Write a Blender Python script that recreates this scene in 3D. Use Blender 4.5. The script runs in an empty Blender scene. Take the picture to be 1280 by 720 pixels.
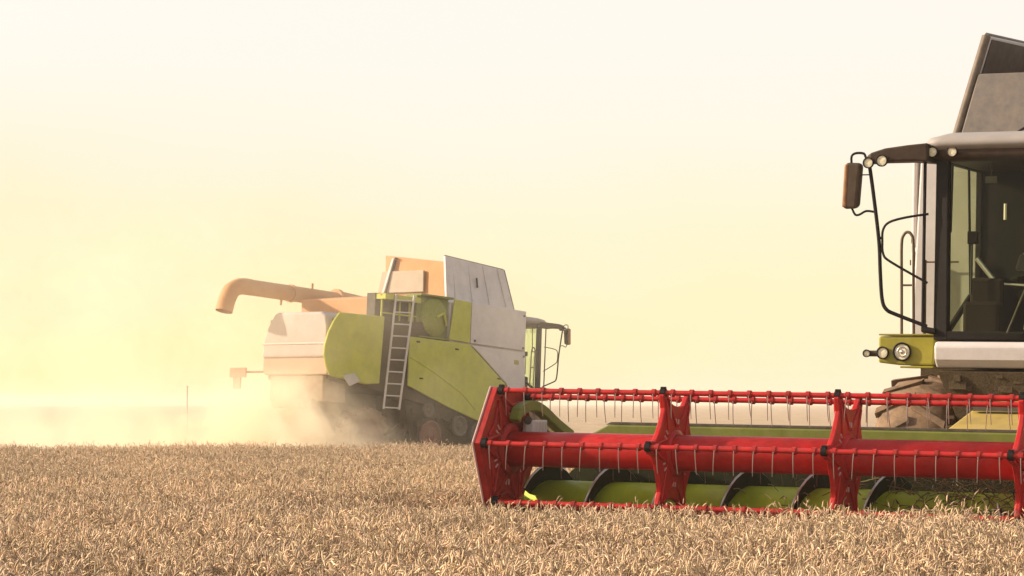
import bpy, bmesh, math, random
from mathutils import Vector, Matrix
random.seed(7)
R = math.radians
scn = bpy.context.scene
COL = scn.collection

# ------------------------------------------------------------------ camera
EYE = 1.6
cd = bpy.data.cameras.new('camera'); cam = bpy.data.objects.new('camera', cd); COL.objects.link(cam)
cd.sensor_width = 36.0; cd.lens = 98.44
cam.location = (0, 0, EYE); cam.rotation_euler = (R(90), 0, 0)
cd.shift_y = 0.1125
cd.clip_start = 0.5; cd.clip_end = 6000
scn.camera = cam

# ------------------------------------------------------------------ light
SUN_EL, SUN_AZ = 22.0, -82.0          # azimuth measured from the view axis (+Y), negative = to the left
w = bpy.data.worlds.new('World'); scn.world = w; w.use_nodes = True
nt = w.node_tree; nt.nodes.clear()
wo = nt.nodes.new('ShaderNodeOutputWorld'); bg = nt.nodes.new('ShaderNodeBackground')
sky = nt.nodes.new('ShaderNodeTexSky'); sky.sky_type = 'NISHITA'; sky.sun_disc = False
sky.sun_elevation = R(SUN_EL); sky.sun_rotation = R(SUN_AZ)
sky.air_density = 0.6; sky.dust_density = 1.6; sky.ozone_density = 0.3
# low haze band of the sky: warmer and yellower towards the horizon on the sun's side
wc = nt.nodes.new('ShaderNodeTexCoord'); sx = nt.nodes.new('ShaderNodeSeparateXYZ'); nt.links.new(wc.outputs['Generated'], sx.inputs[0])
def wr(src, a0, a1, b0, b1):
    q = nt.nodes.new('ShaderNodeMapRange'); q.interpolation_type = 'SMOOTHSTEP'
    for i, v in enumerate((a0, a1, b0, b1)): q.inputs[i+1].default_value = v
    nt.links.new(src, q.inputs[0]); return q.outputs[0]
dt = nt.nodes.new('ShaderNodeVectorMath'); dt.operation = 'DOT_PRODUCT'; nt.links.new(wc.outputs['Generated'], dt.inputs[0]); dt.inputs[1].default_value = (math.sin(R(-24)), math.cos(R(-24)), 0)
lowf = wr(sx.outputs[2], 0.0, 0.17, 1.0, 0.0); azf = wr(dt.outputs['Value'], 0.35, 1.0, 0.0, 1.0)
fm = nt.nodes.new('ShaderNodeMath'); fm.operation = 'MULTIPLY'; nt.links.new(lowf, fm.inputs[0]); nt.links.new(azf, fm.inputs[1])
tcol = nt.nodes.new('ShaderNodeMix'); tcol.data_type = 'RGBA'; nt.links.new(fm.outputs[0], tcol.inputs[0])
tcol.inputs[6].default_value = (1.0, 0.80, 0.64, 1); tcol.inputs[7].default_value = (0.92, 0.70, 0.36, 1)
tint = nt.nodes.new('ShaderNodeMix'); tint.data_type = 'RGBA'; tint.blend_type = 'MULTIPLY'; tint.inputs[0].default_value = 1.0
nt.links.new(sky.outputs[0], tint.inputs[6]); nt.links.new(tcol.outputs[2], tint.inputs[7])
# thin overcast of harvest dust: pale cream veil, densest near the horizon, yellower on the sun's side, slightly uneven
vn = nt.nodes.new('ShaderNodeTexNoise'); vn.inputs['Scale'].default_value = 5.0; vn.inputs['Detail'].default_value = 5
vmap = nt.nodes.new('ShaderNodeMapping'); vmap.inputs['Scale'].default_value = (1, 1, 2.6); nt.links.new(wc.outputs['Generated'], vmap.inputs[0]); nt.links.new(vmap.outputs[0], vn.inputs['Vector'])
vleft = wr(dt.outputs['Value'], 0.90, 0.985, 0.0, 1.0); vlow = wr(sx.outputs[2], 0.01, 0.135, 1.0, 0.0)
vno = wr(vn.outputs[0], 0.3, 0.7, 0.55, 1.0)
def mm(a, b):
    q = nt.nodes.new('ShaderNodeMath'); q.operation = 'MULTIPLY'; nt.links.new(a, q.inputs[0]); nt.links.new(b, q.inputs[1]); return q.outputs[0]
def mixc(f, a, b):
    q = nt.nodes.new('ShaderNodeMix'); q.data_type = 'RGBA'; nt.links.new(f, q.inputs[0])
    for i, v in ((6, a), (7, b)):
        if isinstance(v, tuple): q.inputs[i].default_value = (*v, 1)
        else: nt.links.new(v, q.inputs[i])
    return q.outputs[2]
vcol = mixc(mm(vlow, vno), (1.95, 1.80, 1.62), mixc(vleft, (1.97, 1.74, 1.0), (1.86, 1.52, 0.48)))
vfac = wr(sx.outputs[2], 0.05, 0.8, 0.97, 0.25)
skyc = mixc(vfac, tint.outputs[2], vcol)
nt.links.new(skyc, bg.inputs[0])
bg.inputs[1].default_value = 0.15
nt.links.new(bg.outputs[0], wo.inputs[0])

sd = bpy.data.lights.new('sun', 'SUN'); sd.energy = 2.2; sd.angle = R(1.5); sd.color = (1.0, 0.87, 0.68)
sun = bpy.data.objects.new('sun', sd); COL.objects.link(sun)
az, el = R(SUN_AZ), R(SUN_EL)
to_sun = Vector((math.sin(az) * math.cos(el), math.cos(az) * math.cos(el), math.sin(el)))
sun.rotation_euler = to_sun.to_track_quat('Z', 'Y').to_euler()

scn.view_settings.view_transform = 'Standard'; scn.view_settings.look = 'None'
scn.view_settings.gamma = 1.0; scn.view_settings.use_curve_mapping = False
scn.view_settings.exposure = 1.8
scn.cycles.use_denoising = True
scn.cycles.max_bounces = 8; scn.cycles.volume_bounces = 4; scn.cycles.transparent_max_bounces = 16
scn.cycles.volume_step_rate = 1.0; scn.cycles.volume_max_steps = 256

# ------------------------------------------------------------------ materials
def mat(name, color, rough=0.5, metal=0.0, dust=0.0, dcol=(0.42, 0.33, 0.22), scale=3.0, var=0.12, coat=0.0, bump=0.0, spec=0.22):
    m = bpy.data.materials.new(name); m.use_nodes = True
    n = m.node_tree.nodes; l = m.node_tree.links; b = n['Principled BSDF']
    b.inputs['Roughness'].default_value = rough; b.inputs['Metallic'].default_value = metal
    b.inputs['Coat Weight'].default_value = coat; b.inputs['Specular IOR Level'].default_value = spec
    tc = n.new('ShaderNodeTexCoord'); no = n.new('ShaderNodeTexNoise')
    no.inputs['Scale'].default_value = scale; no.inputs['Detail'].default_value = 8; no.inputs['Roughness'].default_value = 0.68
    l.new(tc.outputs['Object'], no.inputs['Vector'])
    r1 = n.new('ShaderNodeMapRange'); r1.inputs[1].default_value = 0.3; r1.inputs[2].default_value = 0.72
    r1.inputs[3].default_value = 1 - var; r1.inputs[4].default_value = 1 + var
    l.new(no.outputs[0], r1.inputs[0])
    mul = n.new('ShaderNodeMix'); mul.data_type = 'RGBA'; mul.blend_type = 'MULTIPLY'; mul.inputs[0].default_value = 1
    mul.inputs[6].default_value = (*color, 1); l.new(r1.outputs[0], mul.inputs[7])
    out = mul.outputs[2]
    if dust > 0:
        n2 = n.new('ShaderNodeTexNoise'); n2.inputs['Scale'].default_value = scale * 2.7
        n2.inputs['Detail'].default_value = 10; n2.inputs['Roughness'].default_value = 0.75
        l.new(tc.outputs['Object'], n2.inputs['Vector'])
        r2 = n.new('ShaderNodeMapRange'); r2.inputs[1].default_value = 0.38; r2.inputs[2].default_value = 0.68
        r2.inputs[3].default_value = dust * 0.35; r2.inputs[4].default_value = min(1, dust * 1.5)
        l.new(n2.outputs[0], r2.inputs[0])
        mx = n.new('ShaderNodeMix'); mx.data_type = 'RGBA'
        l.new(r2.outputs[0], mx.inputs[0]); l.new(out, mx.inputs[6]); mx.inputs[7].default_value = (*dcol, 1)
        out = mx.outputs[2]
        r3 = n.new('ShaderNodeMapRange'); r3.inputs[3].default_value = rough; r3.inputs[4].default_value = 0.95
        l.new(r2.outputs[0], r3.inputs[0]); l.new(r3.outputs[0], b.inputs['Roughness'])
    l.new(out, b.inputs['Base Color'])
    if bump > 0:
        bp = n.new('ShaderNodeBump'); bp.inputs['Strength'].default_value = bump; bp.inputs['Distance'].default_value = 0.02
        n3 = n.new('ShaderNodeTexNoise'); n3.inputs['Scale'].default_value = scale * 9; n3.inputs['Detail'].default_value = 6
        l.new(tc.outputs['Object'], n3.inputs['Vector']); l.new(n3.outputs[0], bp.inputs['Height']); l.new(bp.outputs[0], b.inputs['Normal'])
    return m

GREEN = mat('green_paint', (0.40, 0.42, 0.02), 0.45, dust=0.20, coat=0.1, var=0.18)
AUGERG = mat('lime_paint', (0.36, 0.43, 0.012), 0.4, dust=0.07, var=0.25)
YELLOWG = mat('yellow_green_paint', (0.27, 0.235, 0.012), 0.4, dust=0.08, coat=0.2, var=0.25)
FEED = mat('feeder_paint', (0.36, 0.25, 0.03), 0.5, dust=0.3, var=0.3)
HGREEN = mat('header_green', (0.12, 0.14, 0.012), 0.42, dust=0.10, var=0.25)
DGREEN = mat('screen_green', (0.16, 0.19, 0.02), 0.6, dust=0.2)
WHITE = mat('pale_grey_paint', (0.56, 0.52, 0.51), 0.45, dust=0.18, var=0.12)
TANK = mat('tank_panel_grey', (0.115, 0.102, 0.098), 0.55, dust=0.2, var=0.15)
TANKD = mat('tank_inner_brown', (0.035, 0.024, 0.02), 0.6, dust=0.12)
RED = mat('red_paint', (0.40, 0.005, 0.007), 0.40, dust=0.045, coat=0.12, var=0.30, scale=5, spec=0.18)
DRED = mat('dark_red_plate', (0.30, 0.004, 0.006), 0.45, dust=0.06, coat=0.08, var=0.40, scale=6, spec=0.15)
BLACK = mat('black_plastic', (0.010, 0.008, 0.008), 0.5, dust=0.012, spec=0.1)
DARK = mat('dark_steel', (0.03, 0.025, 0.02), 0.6, dust=0.15)
BROWN = mat('dusty_machinery', (0.030, 0.020, 0.013), 0.9, dust=0.26, dcol=(0.40, 0.29, 0.16), scale=24.0, var=0.8, bump=1.0, spec=0.08)
STEEL = mat('bright_steel', (0.55, 0.50, 0.46), 0.32, metal=0.8, dust=0.08)
TINE = mat('tine_steel', (0.30, 0.24, 0.22), 0.35, metal=0.6)
EDGE = mat('pale_rim', (0.5, 0.32, 0.28), 0.4)
GALV = mat('galvanised', (0.5, 0.46, 0.43), 0.45, dust=0.1)
PULL = mat('pulley_grey', (0.07, 0.06, 0.05), 0.7, dust=0.25, scale=14, var=0.4, spec=0.1)
RUBBER = mat('dusty_tyre_rubber', (0.10, 0.07, 0.05), 0.85, dust=0.55, dcol=(0.33, 0.21, 0.12), scale=4)
RIMRED = mat('wheel_red', (0.13, 0.025, 0.02), 0.7, dust=0.28, scale=12, var=0.4, spec=0.1)
MIRR = mat('mirror_housing', (0.045, 0.025, 0.014), 0.4, dust=0.06)
VISOR = mat('visor_brown', (0.035, 0.020, 0.014), 0.5, dust=0.05, spec=0.12)
AUG = mat('unloading_tube_paint', (0.46, 0.21, 0.07), 0.6, dust=0.2)
SEATM = mat('seat_fabric', (0.016, 0.013, 0.010), 0.9, spec=0.05)

def glass(name, tintc, rough=0.02):
    m = bpy.data.materials.new(name); m.use_nodes = True
    n = m.node_tree.nodes; l = m.node_tree.links; n.clear()
    o = n.new('ShaderNodeOutputMaterial'); tr = n.new('ShaderNodeBsdfTransparent'); tr.inputs[0].default_value = (*tintc, 1)
    gl = n.new('ShaderNodeBsdfGlossy'); gl.inputs['Roughness'].default_value = rough
    fr = n.new('ShaderNodeFresnel'); fr.inputs[0].default_value = 1.45
    mul = n.new('ShaderNodeMath'); mul.operation = 'MULTIPLY'; mul.inputs[1].default_value = 0.3
    l.new(fr.outputs[0], mul.inputs[0])
    mx = n.new('ShaderNodeMixShader'); l.new(mul.outputs[0], mx.inputs[0]); l.new(tr.outputs[0], mx.inputs[1]); l.new(gl.outputs[0], mx.inputs[2])
    l.new(mx.outputs[0], o.inputs[0]); return m
GLASS = glass('tinted_glass', (0.86, 0.91, 0.72))
LENS = mat('lamp_lens', (0.80, 0.72, 0.50), 0.35, coat=0.3, var=0.3, scale=60)
MIRG = mat('mirror_glass', (0.7, 0.6, 0.5), 0.05, metal=1.0)

# ------------------------------------------------------------------ mesh helpers
class MB:
    def __init__(s): s.v = []; s.f = []; s.mi = []; s.sm = []
    def add(s, vs, fs, mi=0, smooth=False):
        o = len(s.v); s.v += [tuple(p) for p in vs]
        for f in fs: s.f.append([i + o for i in f]); s.mi.append(mi); s.sm.append(smooth)
    def box(s, a, b, mi=0):
        (x0, y0, z0), (x1, y1, z1) = a, b
        s.add([(x0,y0,z0),(x1,y0,z0),(x1,y1,z0),(x0,y1,z0),(x0,y0,z1),(x1,y0,z1),(x1,y1,z1),(x0,y1,z1)],
              [(0,3,2,1),(4,5,6,7),(0,1,5,4),(1,2,6,5),(2,3,7,6),(3,0,4,7)], mi)
    def hexa(s, p, mi=0):      # 8 corners, bottom loop then top loop
        s.add(p, [(0,3,2,1),(4,5,6,7),(0,1,5,4),(1,2,6,5),(2,3,7,6),(3,0,4,7)], mi)
    def prism(s, prof, axis, lo, hi, mi=0):   # profile in the two other axes (cyclic order), extruded on axis
        n = len(prof)
        def P(a, b, c): return {'x': (c, a, b), 'y': (a, c, b), 'z': (a, b, c)}[axis]
        vs = [P(a, b, lo) for a, b in prof] + [P(a, b, hi) for a, b in prof]
        fs = [tuple(range(n)), tuple(range(2*n-1, n-1, -1))] + [(i, i+n, (i+1) % n + n, (i+1) % n) for i in range(n)]
        s.add(vs, fs, mi)
    def tube(s, pts, r, n=8, mi=0, cap=True):
        pts = [Vector(p) for p in pts]; rs = r if isinstance(r, (list, tuple)) else [r] * len(pts)
        vs = []; fs = []; prev = None
        for i, p in enumerate(pts):
            t = (pts[min(i+1, len(pts)-1)] - pts[max(i-1, 0)]).normalized()
            if prev is None:
                a = Vector((0, 0, 1)) if abs(t.z) < 0.9 else Vector((1, 0, 0))
                u = t.cross(a).normalized()
            else: u = (prev - t * prev.dot(t)).normalized()
            prev = u; q = t.cross(u)
            for k in range(n):
                c = 2*math.pi*k/n; vs.append(p + (u*math.cos(c) + q*math.sin(c)) * rs[i])
        for i in range(len(pts)-1):
            for k in range(n): fs.append((i*n+k, i*n+(k+1) % n, (i+1)*n+(k+1) % n, (i+1)*n+k))
        s.add(vs, fs, mi, True)
        if cap:
            s.add(vs[:n], [tuple(range(n-1, -1, -1))], mi); s.add(vs[-n:], [tuple(range(n))], mi)
    def lathe(s, prof, axis, c, n=32, mi=0, smooth=True):   # profile (along, radius)
        vs = []; fs = []
        for a, r in prof:
            for k in range(n):
                t = 2*math.pi*k/n; p, q = r*math.cos(t), r*math.sin(t)
                vs.append({'x': (c[0]+a, c[1]+p, c[2]+q), 'y': (c[0]+p, c[1]+a, c[2]+q), 'z': (c[0]+p, c[1]+q, c[2]+a)}[axis])
        for i in range(len(prof)-1):
            for k in range(n): fs.append((i*n+k, i*n+(k+1) % n, (i+1)*n+(k+1) % n, (i+1)*n+k))
        s.add(vs, fs, mi, smooth)
    def build(s, name, mats, parent=None, bevel=0.0, seg=2):
        me = bpy.data.meshes.new(name); me.from_pydata(s.v, [], s.f)
        bm = bmesh.new(); bm.from_mesh(me)
        if len(bm.faces) < 20000:
            bmesh.ops.recalc_face_normals(bm, faces=bm.faces)
        bm.to_mesh(me); bm.free()
        me.polygons.foreach_set('material_index', s.mi); me.polygons.foreach_set('use_smooth', s.sm)
        for m in (mats if isinstance(mats, (list, tuple)) else [mats]): me.materials.append(m)
        o = bpy.data.objects.new(name, me); COL.objects.link(o)
        if parent: o.parent = parent
        if bevel > 0:
            md = o.modifiers.new('bevel', 'BEVEL'); md.width = bevel; md.segments = seg; md.limit_method = 'ANGLE'; md.angle_limit = R(40)
        return o

def smooth_path(pts, n=4):
    P = [Vector(p) for p in pts]; out = []
    for i in range(len(P)-1):
        p0, p1, p2, p3 = P[max(i-1, 0)], P[i], P[i+1], P[min(i+2, len(P)-1)]
        for k in range(n):
            t = k/n
            out.append(0.5*((2*p1)+(p2-p0)*t+(2*p0-5*p1+4*p2-p3)*t*t+(3*p1-p0-3*p2+p3)*t**3))
    out.append(P[-1]); return out

def tag(o, label, cat, group=None, kind=None):
    o['label'] = label; o['category'] = cat
    if group: o['group'] = group
    if kind: o['kind'] = kind
    return o
def empty(name, M):
    o = bpy.data.objects.new(name, None); COL.objects.link(o); o.matrix_world = M; o.empty_display_size = 0.5; return o

# ------------------------------------------------------------------ ground
def ground():
    bm = bmesh.new()
    xs = [-1500, -400, -120, -40, -15, 0, 15, 40, 120, 400, 1500]; ys = [-30, 0, 15, 30, 50, 80, 120, 200, 400, 900, 2200]
    g = [[bm.verts.new((x, y, 0)) for x in xs] for y in ys]
    for j in range(len(ys)-1):
        for i in range(len(xs)-1): bm.faces.new((g[j][i], g[j][i+1], g[j+1][i+1], g[j+1][i]))
    me = bpy.data.meshes.new('ground'); bm.to_mesh(me); bm.free()
    o = bpy.data.objects.new('ground', me); COL.objects.link(o)
    m = bpy.data.materials.new('stubble_soil'); m.use_nodes = True
    n = m.node_tree.nodes; l = m.node_tree.links; b = n['Principled BSDF']; b.inputs['Roughness'].default_value = 0.95
    tc = n.new('ShaderNodeTexCoord'); mp = n.new('ShaderNodeMapping'); mp.inputs['Scale'].default_value = (1.0, 0.06, 1); mp.inputs['Rotation'].default_value = (0, 0, R(40))
    no = n.new('ShaderNodeTexNoise'); no.inputs['Scale'].default_value = 0.9; no.inputs['Detail'].default_value = 10; no.inputs['Roughness'].default_value = 0.7
    l.new(tc.outputs['Object'], mp.inputs[0]); l.new(mp.outputs[0], no.inputs['Vector'])
    n2 = n.new('ShaderNodeTexNoise'); n2.inputs['Scale'].default_value = 14; n2.inputs['Detail'].default_value = 6; l.new(tc.outputs['Object'], n2.inputs['Vector'])
    ad = n.new('ShaderNodeMath'); ad.operation = 'ADD'; l.new(no.outputs[0], ad.inputs[0]); l.new(n2.outputs[0], ad.inputs[1])
    cr = n.new('ShaderNodeValToRGB'); cr.color_ramp.elements[0].position = 0.35; cr.color_ramp.elements[0].color = (0.20, 0.13, 0.07, 1)
    cr.color_ramp.elements[1].position = 0.68; cr.color_ramp.elements[1].color = (0.52, 0.37, 0.20, 1)
    hv = n.new('ShaderNodeMath'); hv.operation = 'MULTIPLY'; hv.inputs[1].default_value = 0.5; l.new(ad.outputs[0], hv.inputs[0])
    l.new(hv.outputs[0], cr.inputs[0]); l.new(cr.outputs[0], b.inputs['Base Color'])
    me.materials.append(m); o['kind'] = 'structure'
    o['label'] = 'harvested stubble field running to the horizon'
ground()

# ------------------------------------------------------------------ combine harvester
# local frame: x forward, y to the machine's left (0 = right flank), z up, metres
def circ(cx, cz, r, n, a0=0, a1=360): return [(cx + r*math.cos(R(a0+(a1-a0)*i/n)), cz + r*math.sin(R(a0+(a1-a0)*i/n))) for i in range(n)]

def wheel(root, name, cx, cy, r, width, out):       # out = -1 right side, +1 left side
    t = MB(); hw = width/2
    t.lathe([(-hw*0.8, r*0.60), (-hw, r*0.72), (-hw*0.98, r*0.90), (-hw*0.8, r*0.965), (0, r*0.985), (hw*0.8, r*0.965), (hw*0.98, r*0.90), (hw, r*0.72), (hw*0.8, r*0.60)], 'y', (cx, cy, r), 48)
    nl = 20
    for k in range(nl):
        for sd_ in (-1, 1):
            a = 2*math.pi*(k + (0.5 if sd_ > 0 else 0))/nl; b = a - 0.20
            pts = []
            for rr in (r*0.95, r*1.02):
                for (yy, an, d) in ((sd_*hw*0.02, a, -1), (sd_*hw*0.02, a, 1), (sd_*hw*1.0, b, 1), (sd_*hw*1.0, b, -1)):
                    rq = rr - (0.04*r if abs(yy) > hw*0.5 else 0); aa = an + d*0.038
                    pts.append((cx + rq*math.cos(aa), cy+yy, r + rq*math.sin(aa)))
            t.hexa(pts)
    tyre = t.build(name, RUBBER, root)
    m = MB(); o = out*hw
    m.lathe([(-hw*0.78, r*0.615), (-hw*0.6, r*0.57), (o*0.25, r*0.52), (o*0.2, r*0.2), (o*0.55, r*0.18), (o*0.55, 0.001)], 'y', (cx, cy, r), 40)
    m.lathe([(hw*0.78, r*0.615), (hw*0.6, r*0.57), (o*0.25, r*0.52)], 'y', (cx, cy, r), 40)
    for k in range(8):
        a = 2*math.pi*k/8; m.tube([(cx+r*0.14*math.cos(a), cy+o*0.5, r+r*0.14*math.sin(a)), (cx+r*0.14*math.cos(a), cy+o*0.62, r+r*0.14*math.sin(a))], 0.014, 6)
    m.build('rim', RIMRED, tyre)

def lamp(parent, name, c, r, axis='x', depth=0.05):
    m = MB(); m.lathe([(-depth, r*0.7), (-depth*0.3, r*1.12), (0.014, r*1.16), (0.016, r*0.98), (0.0, r*0.92)], axis, c, 24, 0)
    o = m.build(name, BLACK, parent)
    g = MB(); g.lathe([(0.002, r*0.94), (0.005, r*0.60), (0.006, 0.001)], axis, c, 24); g.build('lens', LENS, o)
    if r > 0.06:
        g = MB(); g.lathe([(0.006, r*0.66), (0.012, r*0.60), (0.012, r*0.52), (0.008, r*0.50)], axis, c, 24); g.lathe([(0.007, r*0.26), (0.014, r*0.2), (0.015, 0.001)], axis, c, 20); g.build('reflector', STEEL, o)
    return o

def mirror_arm(root, sgn, CY=1.45, tail=True):
    """roof arm with two work lamps, guard rail and rear-view mirror; built for the right side, mirrored for the left"""
    Y = (lambda y: y) if sgn > 0 else (lambda y: 2*CY - y)
    X = 4.05
    a = MB()
    loop = lambda y, z0, z1, x0, x1: [(x0, Y(y), z0), (x1, Y(y), z0), (x1, Y(y), z1), (x0, Y(y), z1)]
    st = [(0.60, 3.70, 3.86, X-0.30, X+0.06), (0.42, 3.71, 3.845, X-0.2, X+0.07), (0.22, 3.70, 3.82, X-0.08, X+0.08), (0.10, 3.69, 3.785, X-0.03, X+0.08), (0.055, 3.70, 3.76, X, X+0.06)]
    vs = [p for s_ in st for p in loop(s_[0], s_[1], s_[2], s_[3], s_[4])]
    fs = [(0, 1, 2, 3), (19, 18, 17, 16)] + [(i*4+k, i*4+(k+1) % 4, i*4+4+(k+1) % 4, i*4+4+k) for i in range(4) for k in range(4)]
    a.add(vs, fs); arm = a.build('mirror_arm', VISOR, root, 0.015)
    lamp(arm, 'work_light', (X+0.10, Y(0.085), 3.695), 0.042)
    lamp(arm, 'work_light', (X+0.10, Y(0.205), 3.712), 0.046)
    g = MB()
    g.tube(smooth_path([(X, Y(0.06), 3.70), (X, Y(0.10), 3.45), (X, Y(0.158), 3.03), (X, Y(0.175), 2.75), (X, Y(0.195), 2.52), (X, Y(0.235), 2.43), (X-0.02, Y(0.32), 2.385), (X-0.05, Y(0.585), 2.285)], 5), 0.017, 8)
    g.tube(smooth_path([(X-0.05, Y(0.585), 3.255), (X, Y(0.40), 3.225), (X, Y(0.25), 3.185), (X, Y(0.195), 3.12), (X, Y(0.19), 3.02), (X, Y(0.20), 2.91), (X, Y(0.27), 2.84), (X-0.05, Y(0.585), 2.66)], 4), 0.011, 7)
    g.tube([(X, Y(0.155), 3.05), (X, Y(0.195), 3.05)], 0.014, 6)
    g.tube([(X-0.05, Y(0.548), 3.76), (X-0.05, Y(0.548), 2.24)], 0.015, 8)
    g.tube([(X-0.05, Y(0.548), 2.26), (X-0.05, Y(0.66), 2.24)], 0.028, 8)
    g.build('guard_rail', BLACK, root)
    for pts, r_ in ((smooth_path([(X, Y(-0.10), 3.70), (X, Y(-0.10), 3.765), (X, Y(-0.06), 3.79), (X, Y(0.01), 3.785), (X, Y(0.03), 3.75), (X, Y(0.06), 3.74)], 3), 0.011),
                    (smooth_path([(X, Y(-0.09), 3.31), (X, Y(-0.06), 3.255), (X, Y(-0.02), 3.255), (X, Y(0.04), 3.285), (X, Y(0.12), 3.275)], 3), 0.010), ([(X, Y(-0.01), 3.60), (X, Y(0.08), 3.60)], 0.006)):
        b = MB(); b.tube(pts, r_, 6); b.build('mirror_bracket', BLACK, root)
    h = MB(); lo, hi = (3.295, 3.715)
    y0, y1 = Y(-0.165), Y(0.005)
    # housing slightly turned: outer edge further back
    h.hexa([(X+0.05, y0, lo+0.005), (X+0.05, Y(-0.03), lo), (X-0.04, Y(-0.02), lo+0.03), (X-0.04, Y(-0.155), lo+0.02),
            (X+0.05, Y(-0.145), hi-0.005), (X+0.05, y1, hi-0.01), (X-0.04, y1, hi-0.02), (X-0.04, Y(-0.14), hi-0.01)])
    mh = h.build('mirror', MIRR, root, 0.03, 3)
    q = MB(); q.hexa([(X-0.03, Y(-0.172), lo+0.03), (X+0.054, Y(-0.168), lo+0.02), (X+0.056, Y(-0.125), lo+0.02), (X-0.03, Y(-0.125), lo+0.03), (X-0.03, Y(-0.152), hi-0.03), (X+0.054, Y(-0.150), hi-0.02), (X+0.056, Y(-0.112), hi-0.02), (X-0.03, Y(-0.112), hi-0.03)]); q.build('mirror_lit_edge', mat('lit_edge_amber', (0.26, 0.11, 0.035), 0.5, dust=0.1, scale=9, var=0.5), mh, 0.015)  # lighter amber strip paints the side light onto the housing's outer edge
    q = MB(); q.hexa([(X-0.042, Y(-0.145), lo+0.04), (X-0.042, Y(-0.04), lo+0.05), (X-0.046, Y(-0.04), lo+0.05), (X-0.046, Y(-0.145), lo+0.04),
                      (X-0.042, Y(-0.132), hi-0.04), (X-0.042, Y(-0.01), hi-0.05), (X-0.046, Y(-0.01), hi-0.05), (X-0.046, Y(-0.132), hi-0.04)])
    q.build('mirror_glass', MIRG, mh)

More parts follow.
